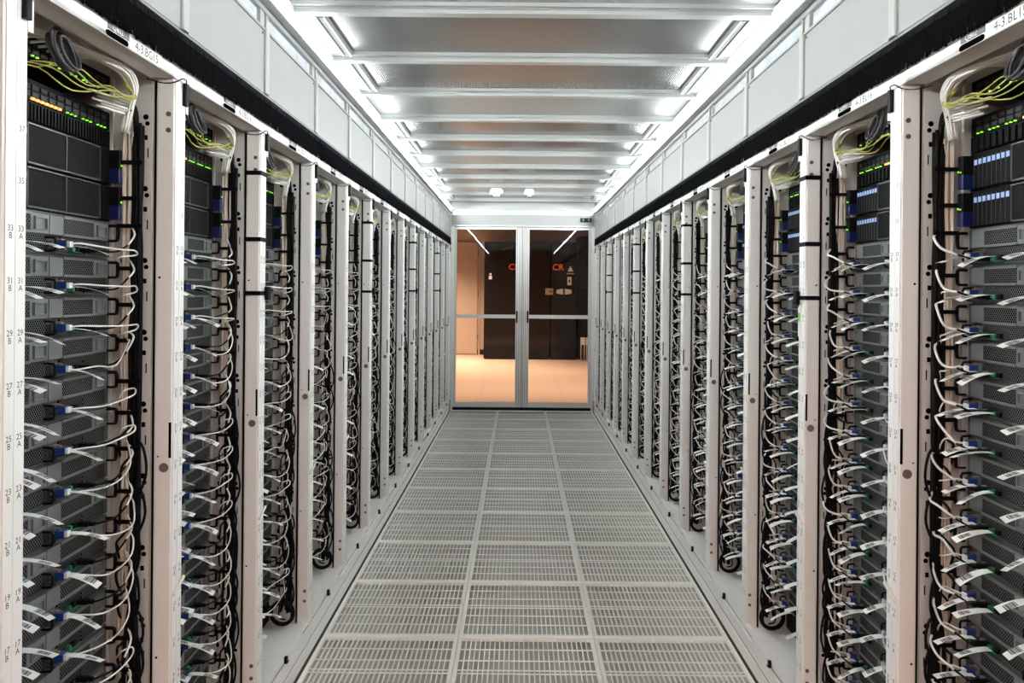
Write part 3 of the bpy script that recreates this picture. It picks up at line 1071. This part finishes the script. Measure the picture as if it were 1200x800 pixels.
ST = storage_parts()
ST_ME = [(nm, mb.mesh(nm, mt)) for nm, mb, mt in ST]
wh = MB()
for nm, mb, mt in ST:
    wh.add(mb, mt)
STORAGE_ME = wh.mesh('storage_unit')
for s in (-1, 1):
    for k in range(-1, NR):
        for un in (35, 37):
            (loc, rz) = place(s, k, uz(un))
            lb = 'black drive storage unit in slot %s of the %s %s rack from the glass doors' % (number_word(un), ORD[NR - k], ROW[s])
            if 0 <= k <= 1:
                t = tag(empty('storage_unit', loc, rz), lb, 'storage unit', 'black storage units')
                for nm, me in ST_ME:
                    link(nm, me, t)
            else:
                tag(link('storage_unit', STORAGE_ME, None, loc, rz), lb, 'storage unit', 'black storage units')

# ------------------------------------------------------------------ brush panel and two switches above
def switch_parts(upper):
    P = []
    H = U - 0.002
    P.append(('chassis', MB().box(D(FD + 0.012), D(0.6), 0.05, 0.51, 0, H).box(D(FD), D(FD + 0.012), 0.042, 0.518, 0, H), 'storage_black'))
    pt = MB()
    for i in range(16):
        u0 = 0.065 + i * 0.0275
        for z in (0.022, 0.008):
            pt.box(D(FD - 0.003), D(FD), u0, u0 + 0.020, z, z + 0.010, 'server_dark')
    P.append(('ports', pt, None))
    le = MB()
    for i in range(30):
        u0 = 0.068 + i * 0.0146
        c = 'led_orange' if (not upper and 0.22 < u0 < 0.33) else 'led_green'
        if (upper and i % 3 == 1) or (c == 'led_green' and i % 4 == 2):
            continue
        le.box(D(FD - 0.0045), D(FD), u0, u0 + (0.0040 if c == 'led_green' else 0.008), 0.0015, 0.0042 if c == 'led_green' else 0.006, c)
    P.append(('indicator_lamps', le, None))
    return P


bp = MB().box(D(FD), D(0.3), 0.04, 0.52, 0, U - 0.002)
for i in range(60):
    u0 = 0.06 + i * 0.0073
    bp.box(D(FD - 0.005 - 0.002 * (i * 7 % 3)), D(FD), u0, u0 + 0.005, 0.003, U - 0.008)
bp_me = bp.mesh('brush_panel', 'storage_black')
SWM = {u_: [(nm, mb.mesh(nm, mt)) for nm, mb, mt in switch_parts(u_)] for u_ in (False, True)}
for s in (-1, 1):
    for k in range(-1, NR):
        w_ = '%s %s rack from the glass doors' % (ORD[NR - k], ROW[s])
        (loc, rz) = place(s, k, uz(39))
        tag(link('brush_panel', bp_me, None, loc, rz), 'black cable brush panel above storage in the ' + w_, 'brush panel', 'brush panels')
        for un, up, q in ((40, False, 'with orange lamps'), (42, True, 'with only green lamps')):
            (loc, rz) = place(s, k, uz(un))
            t = tag(empty('network_switch', loc, rz), 'black switch %s in the %s' % (q, w_), 'network switch', 'network switches')
            for nm, me in SWM[up]:
                link(nm, me, t)

# ------------------------------------------------------------------ cables at the rack tops
def jit(p, r, a):
    return (p[0] + r.uniform(-a, a), p[1] + r.uniform(-a, a), p[2] + r.uniform(-a, a))


def white_bundle(seed):
    r = random.Random(seed)
    m = MB()
    for i in range(9):
        a, b_ = (i % 3) * 0.0070 - 0.006, (i // 3) * 0.0070
        u_start = 0.10 + 0.028 * i
        pts = [(D(0.140), u_start, 2.012), (D(0.112), u_start + 0.05, 2.026 + b_ * .3), (D(0.076 + a), 0.33 + 0.006 * i, 2.028 - b_ * .5), (D(0.062 + a), 0.432 - b_ * .6, 2.026 - b_),
               (D(0.064 + a), 0.474 - b_, 1.998 - b_), (D(0.080 + a), 0.488 - b_, 1.955), (D(0.100 + a), 0.500 - b_, 1.89)]
        m.tube([jit(p, r, 0.0022) for p in pts], 0.0032, 6, None, 4)
    return m


def yellow_bundle(seed):
    r = random.Random(seed)
    m = MB()
    for i in range(5):
        z = 1.945 + 0.007 * i
        pts = [(D(0.145), 0.15 + 0.03 * i, z + 0.01), (D(0.11), 0.20 + 0.03 * i, z + 0.016), (D(0.095), 0.28 + 0.02 * i, z - 0.005 + r.uniform(-.01, .01)),
               (D(0.070), 0.38, 1.962 + r.uniform(-.012, .004)), (D(0.062), 0.440, 1.958 + r.uniform(-.006, .01)), (D(0.064), 0.468, 1.975), (D(0.072), 0.44, 1.995)]
        m.tube([jit(p, r, 0.006) for p in pts], 0.0017, 5, None, 4)
    return m


def sleeve_bundle(seed):
    """white sleeved ends that turn into the black cords"""
    r = random.Random(seed)
    a, b_ = MB(), MB()
    for i in range(7):
        z = 1.93 + 0.005 * i + r.uniform(-.002, .002)
        u0 = 0.385 + r.uniform(-0.02, 0.03)
        p0 = (D(0.115 - 0.005 * (i % 3)), u0, z + 0.002)
        p1 = (D(0.088 - 0.004 * (i % 3)), 0.478, z)
        a.tube([p0, p1], 0.0032, 5)
        b_.tube([p1, (D(0.079), 0.500, z - 0.003), (D(0.077 + .003 * (i % 3)), 0.512, z - 0.03), (D(0.078 + .004 * (i % 3)), 0.520, 1.86)], 0.0036, 5, None, 3)
    return a, b_


def top_coil(seed):
    r = random.Random(seed)
    m = MB()
    for i in range(7):
        rad = 0.036 + r.uniform(-0.006, 0.006)
        cx, cy, cz = 0.050 + 0.004 * i, 0.195 + r.uniform(-.006, .006), 1.99 + r.uniform(-.004, .004)
        pts = [(D(cx + 0.012 * math.sin(w)), cy + rad * 0.8 * math.cos(w), cz + rad * math.sin(w)) for w in [2 * math.pi * q / 10 for q in range(10)]]
        m.tube(pts, 0.0034, 5, None, 2, closed=True)
    return m


def bundle_black(seed):
    r = random.Random(seed)
    m = MB()
    n = 9
    zs = [1.90 - i * 0.1 for i in range(18)]
    for i in range(n):
        a, b_ = (i % 3 - 1) * 0.0085, (i // 3 - 1) * 0.0075
        pts = []
        for z in zs:
            low = max(0.0, min(1.0, (1.25 - z) / 0.5))
            am = 0.0025 + 0.011 * low
            pts.append((D(0.080 + a + r.uniform(-am, am)), 0.520 + b_ * 0.8 + r.uniform(-0.003, 0.002) - 0.004 * low, z + r.uniform(-.02, .02)))
        m.tube(pts, 0.0049, 6, None, 3)
    # slack loops hanging out of the bundle
    for i in range(9):
        z = 1.05 - i * 0.095 + r.uniform(-.03, .03)
        w = r.uniform(0.018, 0.036)
        l = r.uniform(0.05, 0.09)
        pts = [(D(0.078), 0.515, z + l), (D(0.078 - w * .7), 0.508, z + l * .7), (D(0.078 - w), 0.505, z), (D(0.078 - w * .6), 0.508, z - l * .6), (D(0.08), 0.516, z - l)]
        m.tube(pts, 0.0034, 5, None, 4)
    for i in range(12):
        z = 1.2 - i * 0.085 + r.uniform(-.02, .02)
        pts = [(D(0.085), 0.515, z), (D(0.10), 0.500, z - 0.02), (D(0.106 + r.uniform(-.008, .006)), 0.496, z - 0.045 + r.uniform(-.02, .03)), (D(0.11), 0.514, z - 0.08), (D(0.085), 0.518, z - 0.09)]
        m.tube(pts, 0.0032, 5, None, 3)
    return m


def bundle_beige(seed):
    r = random.Random(seed)
    m = MB()
    for i in range(8):
        a, b_ = (i % 4 - 1.5) * 0.0066, (i // 4) * 0.008
        pts = [(D(0.101 + a + r.uniform(-.003, .003)), 0.5225 - b_ + r.uniform(-.0015, .001), 1.90 - q * 0.14 + r.uniform(-.02, .02)) for q in range(13)]
        m.tube(pts, 0.0038, 6, None, 3)
    return m


def bundle_straps(seed):
    r = random.Random(seed)
    P = []
    for i in range(18):
        z = 0.32 + i * 0.0889 + r.uniform(-.012, .012)
        l = 0.060 if i % 2 else 0.070
        m = MB()
        m.box(D(l), D(0.121), 0.5035, 0.5065, z - 0.005, z + 0.005)
        P.append(m)
    return P


def floor_coil():
    r = random.Random(5)
    m = MB()
    for i in range(5):
        rad = 0.042 + 0.0035 * (i % 3)
        cy = 0.476 + 0.005 * i
        pts = [(D(0.090 + rad * math.cos(w)), cy, 0.205 + rad * math.sin(w)) for w in [2 * math.pi * q / 12 for q in range(12)]]
        m.tube(pts, 0.0042, 6, None, 2, closed=True)
    m.tube([(D(0.075), 0.485, 0.243), (D(0.070), 0.490, 0.30), (D(0.074), 0.50, 0.40)], 0.005, 6, None, 3)
    return m


def fin(mb, nm, mt):
    return {-1: mb.mesh(nm, mt), 1: mb.mesh(nm, mt, 'mir')}


WB = [fin(white_bundle(i), 'white_cable_bundle', 'cable_white') for i in (1, 2)]
YB = [fin(yellow_bundle(i), 'yellow_fibre', 'cable_yellow') for i in (3, 4)]
SB = []
for i in (5, 6):
    a, b_ = sleeve_bundle(i)
    SB.append((fin(a, 'sleeves', 'cable_white'), fin(b_, 'cords', 'cable_black')))
TC = fin(top_coil(8), 'grey_cable_coil', 'cable_grey')
BB = [fin(bundle_black(i), 'black_power_bundle', 'cable_black') for i in (11, 12, 13)]
BE = [fin(bundle_beige(i), 'beige_cable_bundle', 'cable_beige') for i in (21, 22)]
BS = [[fin(m, 'strap', 'black_rubber') for m in bundle_straps(i)] for i in (31, 32)]
FC = fin(floor_coil(), 'power_cord_coil', 'cable_black')

sens = MB().bbox(0.0006, 0.0110, -0.020, -0.004, -0.028, 0.028, 0.002)
sens_me = fin(sens, 'case', 'black_plastic')
wire = MB().tube([(0.006, -0.012, 0.028), (0.009, -0.016, 0.036), (0.008, -0.038, 0.034), (0.004, -0.062, 0.020), (D(0.018), -0.080, 0.012), (D(0.045), -0.11, 0.014)], 0.0016, 5, None, 4)
wire_me = fin(wire, 'wire', 'cable_black')
stag = MB().box(0.0004, 0.0016, -0.002, 0.012, -0.045, 0.012)
stag_me = fin(stag, 'tag', 'tag_white')

for s in (-1, 1):
    for k in range(-1, NR):
        w_ = '%s %s rack from the glass doors' % (ORD[NR - k], ROW[s])
        loc = (s * XR, yk(k), 0)
        tag(link('white_cable_bundle', WB[k % 2][s], None, loc), 'white cables arching over the top switch of the ' + w_, 'cable bundle', 'white cable arches')
        tag(link('yellow_fibre', YB[k % 2][s], None, loc), 'loose yellow fibre cables at the top of the ' + w_, 'fibre cable', 'yellow fibre cables')
        t = tag(empty('sleeved_cords', loc), 'black cords with white sleeved ends atop the ' + w_, 'cord', 'sleeved cords')
        link('sleeves', SB[k % 2][0][s], t)
        link('cords', SB[k % 2][1][s], t)
        tag(link('cable_coil', TC[s], None, loc), 'grey cable coil hanging atop the ' + w_, 'cable coil', 'grey cable coils')
        t = tag(link('power_cable_bundle', BB[k % 3][s], None, loc), 'black power cable bundle running down inside the ' + w_, 'cable bundle', 'black power bundles')
        if 0 <= k <= 5:
            for q in BS[k % 2]:
                link('strap', q[s], t)
        tag(link('data_cable_bundle', BE[k % 2][s], None, loc), 'straight beige data cable bundle inside the ' + w_, 'cable bundle', 'beige data bundles')
        if k >= 2:
            tag(link('power_cord_coil', FC[s], None, loc), 'round black cord coil near the floor of the ' + w_, 'cord coil', 'cord coils')
    for k in range(-1, NR + 1):
        t = tag(empty('door_sensor', (s * XR, yk(k), 2.005)), 'small black sensor with wire on the %s post from the doors in the %s row' % (ORD[NR + 1 - k], ROW[s]), 'sensor', 'black sensors on the posts')
        link('case', sens_me[s], t)
        link('wire', wire_me[s], t)
        link('tag', stag_me[s], t)

# ------------------------------------------------------------------ server network cables
def flag_mb(du, seed, length=0.082):
    r = random.Random(seed)
    m = MB()
    yaw = r.uniform(-0.18, 0.22)
    drop = r.uniform(0.014, 0.030)
    wv = 0.0105
    n = 6
    tw = r.uniform(-0.003, 0.003)
    for i in range(n + 1):
        t = i / n
        x = D(0.126) + length * t
        y = du + yaw * length * t
        z = -0.003 + 0.004 * math.sin(t * math.pi * 0.7) - drop * t ** 1.6
        m.v += [(x, y - wv, z + tw * t), (x, y + wv, z - tw * t), (x, y - wv, z + tw * t - 0.0007), (x, y + wv, z - tw * t - 0.0007)]
    for i in range(n):
        a, b_ = 4 * i, 4 * i + 4
        m.face((a, b_, b_ + 1, a + 1))
        m.face((a + 2, a + 3, b_ + 3, b_ + 2))
        m.face((a, a + 2, b_ + 2, b_))
        m.face((a + 1, b_ + 1, b_ + 3, a + 3))
    m.face((0, 1, 3, 2))
    e_ = 4 * n
    m.face((e_, e_ + 2, e_ + 3, e_ + 1))
    return m


def path_AR(r, high):
    if high:
        q = r.uniform(-.012, .012)
        return [(D(.114), .006, 0), (D(.100), .025, .003), (D(.082), .09, -.002 + q * .3), (D(.068), .145 + q, -.004 + q * .4), (D(.060), .180 + r.uniform(-.012, .008), -.004 + q * .6),
                (D(.066), .192, -.014), (D(.085), .165 + r.uniform(-.02, .02), -.022), (D(.108), .19, -.03)]
    g = r.uniform(-.014, .014)
    w = r.random()
    if w < 0.25:      # slack, hangs low before it climbs
        return [(D(.114), .006, 0), (D(.098), .03, -.008), (D(.075 + g), .09, -.03), (D(.060 + g), .15, -.024 + r.uniform(-.01, .01)), (D(.066), .19, .01), (D(.084), .205, .05 + r.uniform(-.02, .03)), (D(.102), .214, .075)]
    if w < 0.5:       # doubles back under a tie
        return [(D(.114), .006, 0), (D(.100), .03, .0), (D(.084 + g), .085, -.004), (D(.068), .14, -.002 + r.uniform(-.01, .01)), (D(.060), .178, .010), (D(.068), .190, .022), (D(.088), .176, .016), (D(.104), .19, -.004)]
    return [(D(.114), .006, 0), (D(.104), .02, -.003), (D(.086 + g), .08, -.006 + r.uniform(-.010, .006)), (D(.070 + g), .135 + r.uniform(-.015, .01), .006 + r.uniform(-.012, .014)),
            (D(.072 + g), .176 + r.uniform(-.012, .010), .030 + r.uniform(-.016, .03)), (D(.090), .202, .062 + r.uniform(-.03, .02)), (D(.104), .214, .058)]


def path_BR(r):
    return [(D(.108), 0, -.008), (D(.100), .010, -.008), (D(.084), .04, -.004 + r.uniform(-.006, .004)), (D(.072), .070 + r.uniform(-.008, .008), .010 + r.uniform(-.012, .012)), (D(.074), .098, .036 + r.uniform(-.022, .02)), (D(.094), .112, .066)]


def path_AL(r):
    return [(D(.114), -.002, 0), (D(.103), -.010, .002), (D(.086), -.03, -.002 + r.uniform(-.012, .012)), (D(.080), -.044, -.018 + r.uniform(-.01, .015)), (D(.094), -.050, -.05), (D(.105), -.052, -.085)]


def path_BL(r):
    g = r.uniform(-.012, .010)
    return [(D(.108), 0, -.008), (D(.102), -.010, -.006), (D(.088), -.034, .003), (D(.068 + g), -.062 + r.uniform(-.008, .008), .020 + r.uniform(-.014, .014)), (D(.060 + g), -.084, .038 + r.uniform(-.016, .02)), (D(.078), -.098, .060)]


PLUG_A = MB()
PLUG_A.box(D(0.1360), D(0.116), -0.001, 0.017, -0.008, 0.008, 'plug_blue').box(D(0.116), D(0.110), 0.002, 0.014, -0.006, 0.006, 'cable_white')
PLUG_A.box(D(0.1360), D(0.128), 0.003, 0.012, 0.0085, 0.0115, 'copper').box(D(0.1463), D(0.1366), 0.0, 0.016, -0.007, 0.012, 'server_light')
PLUG_B = MB()
PLUG_B.box(D(0.1463), D(0.120), -0.006, 0.006, -0.013, -0.003, 'black_plastic').box(D(0.120), D(0.108), -0.004, 0.004, -0.012, -0.004, 'black_plastic')
PLUG_B.box(D(0.1463), D(0.139), 0.0065, 0.0115, -0.011, -0.005, 'board_green')
NV = 10
KIND = {}
for kind in ('AR', 'ARh', 'BR', 'AL', 'BL'):
    out = []
    for v in range(NV):
        r = random.Random(hash(kind) % 7 * 0 + sum(map(ord, kind)) * 31 + v)
        def make(n_side, sub):
            if kind in ('AR', 'ARh'):
                pts = path_AR(random.Random(sum(map(ord, kind)) * 31 + v), kind == 'ARh')
                return MB().tube(pts, 0.0020, n_side, 'cable_white', sub)
            if kind == 'AL':
                return MB().tube(path_AL(random.Random(77 + v)), 0.0020, n_side, 'cable_white', sub)
            pts = (path_BR if kind == 'BR' else path_BL)(random.Random(sum(map(ord, kind)) * 17 + v))
            m = MB().tube(pts[:4] if kind == 'BR' else pts[:3], 0.0024, n_side, 'cable_black', sub)
            m.tube(pts[2:] if kind == 'BL' else pts[3:], 0.0030 if kind == 'BL' else 0.0024, n_side, 'cable_white', sub)
            return m
        cable, cheap = make(6, 4), make(4, 2)
        plug = PLUG_A if kind[0] == 'A' else PLUG_B
        fl = None
        if kind in ('AR', 'ARh'):
            fl = flag_mb(0.020, 100 + v)
        elif kind == 'BL':
            fl = flag_mb(-0.024, 120 + v)
        elif kind == 'AL':
            fl = flag_mb(0.082, 140 + v)
        whole_c = MB().add(plug).add(cheap)
        if fl:
            whole_c.add(fl, 'tag_white')
        out.append((plug, cable.mesh('cord'), fl.mesh('flag', 'tag_print') if fl else None, whole_c))
    KIND[kind] = out
PLUG_ME = {'A': PLUG_A.mesh('plug'), 'B': PLUG_B.mesh('plug')}
ORIG = {'AR': 0.300, 'BR': 0.400, 'AL': 0.078, 'BL': 0.125}
TXT = {'AR': 'flagged white cable, blue plug, second bay', 'BR': 'black and white cable, second bay',
       'AL': 'flagged white cable, blue plug, first bay', 'BL': 'thick flagged sleeved cable, first bay'}
mass = MB()
rr = random.Random(99)
for s in (-1, 1):
    for k in range(-1, NR):
        for un in UNITS:
            for kind in ('AR', 'BR', 'AL', 'BL'):
                if kind == 'BR' and rr.random() < 0.12:
                    continue
                kk = 'ARh' if (kind == 'AR' and un >= 29) else kind
                v = rr.randrange(NV)
                zz = uz(un) + 0.021 + rr.uniform(-.0015, .0015)
                near = 0 <= k <= 1 or (k == 2 and kind == ('AR' if s < 0 else 'BL'))
                if near:
                    (loc, rz) = place(s, k, zz)
                    loc = (loc[0], loc[1] + ORIG[kind] * (1 if s < 0 else -1), loc[2])
                    lb = '%s, slot %s, %s %s rack from doors' % (TXT[kind], number_word(un), ORD[NR - k], ROW[s])
                    t = tag(empty('network_cable', loc, rz), lb, 'cable', 'server network cables')
                    plug, cme, fme, _ = KIND[kk][v]
                    link('plug', PLUG_ME[kind[0]], t)
                    link('cord', cme, t)
                    if fme:
                        link('flag', fme, t)
                else:
                    if k >= 6 and kind[1] == ('L' if s < 0 else 'R'):
                        continue
                    q = MB().add(KIND[kk][v][3], off=(0, ORIG[kind], 0))
                    q2 = MB().add(q, xf='rot' if s > 0 else None)
                    mass.add(q2, off=(s * XR, yk(k), zz))
tag(link('network_cables', mass.mesh('network_cables')), 'white network cables with flags on the servers of the other racks', 'cable', kind='stuff')

# ------------------------------------------------------------------ small devices
for (x, y, w, lb) in ((-0.29, 7.75, 0.070, 'larger white smoke detector under the containment roof'), (0.055, 7.75, 0.052, 'smaller white smoke detector under the containment roof')):
    t = tag(empty('smoke_detector', (x, y, CZ - 0.026)), lb, 'smoke detector')
    link('base', MB().disc((0, 0, -0.014), w * 0.8, 'z', 0.013, 16).mesh('base', 'cove_white'), t)
    link('body', MB().prism([(w * math.cos(a), w * math.sin(a)) for a in [2 * math.pi * i / 16 for i in range(16)]], -0.062, -0.0145).mesh('body', 'cove_white'), t)
    link('sensing_head', MB().disc((0, 0, -0.080), w * 0.5, 'z', 0.0175, 14).mesh('sensing_head', 'cove_white'), t)
t = tag(empty('exit_switch', (0.79, YEND, 2.395)), 'black twin push button on the white beam above the doors', 'switch')
pp = [(0.0 + 0.03 * math.sin(a), 0.045 + 0.03 * math.cos(a)) for a in [math.pi * i / 8 for i in range(9)]]
cs = MB().bbox(-0.07, 0.07, -0.03, -0.001, -0.024, 0.024, 0.008)
link('case', cs.mesh('case', 'black_plastic'), t)
for x in (-0.036, 0.036):
    link('button', MB().disc((x, -0.031, 0), 0.017, 'y', -0.006, 14).mesh('button', 'plate_grey'), t)
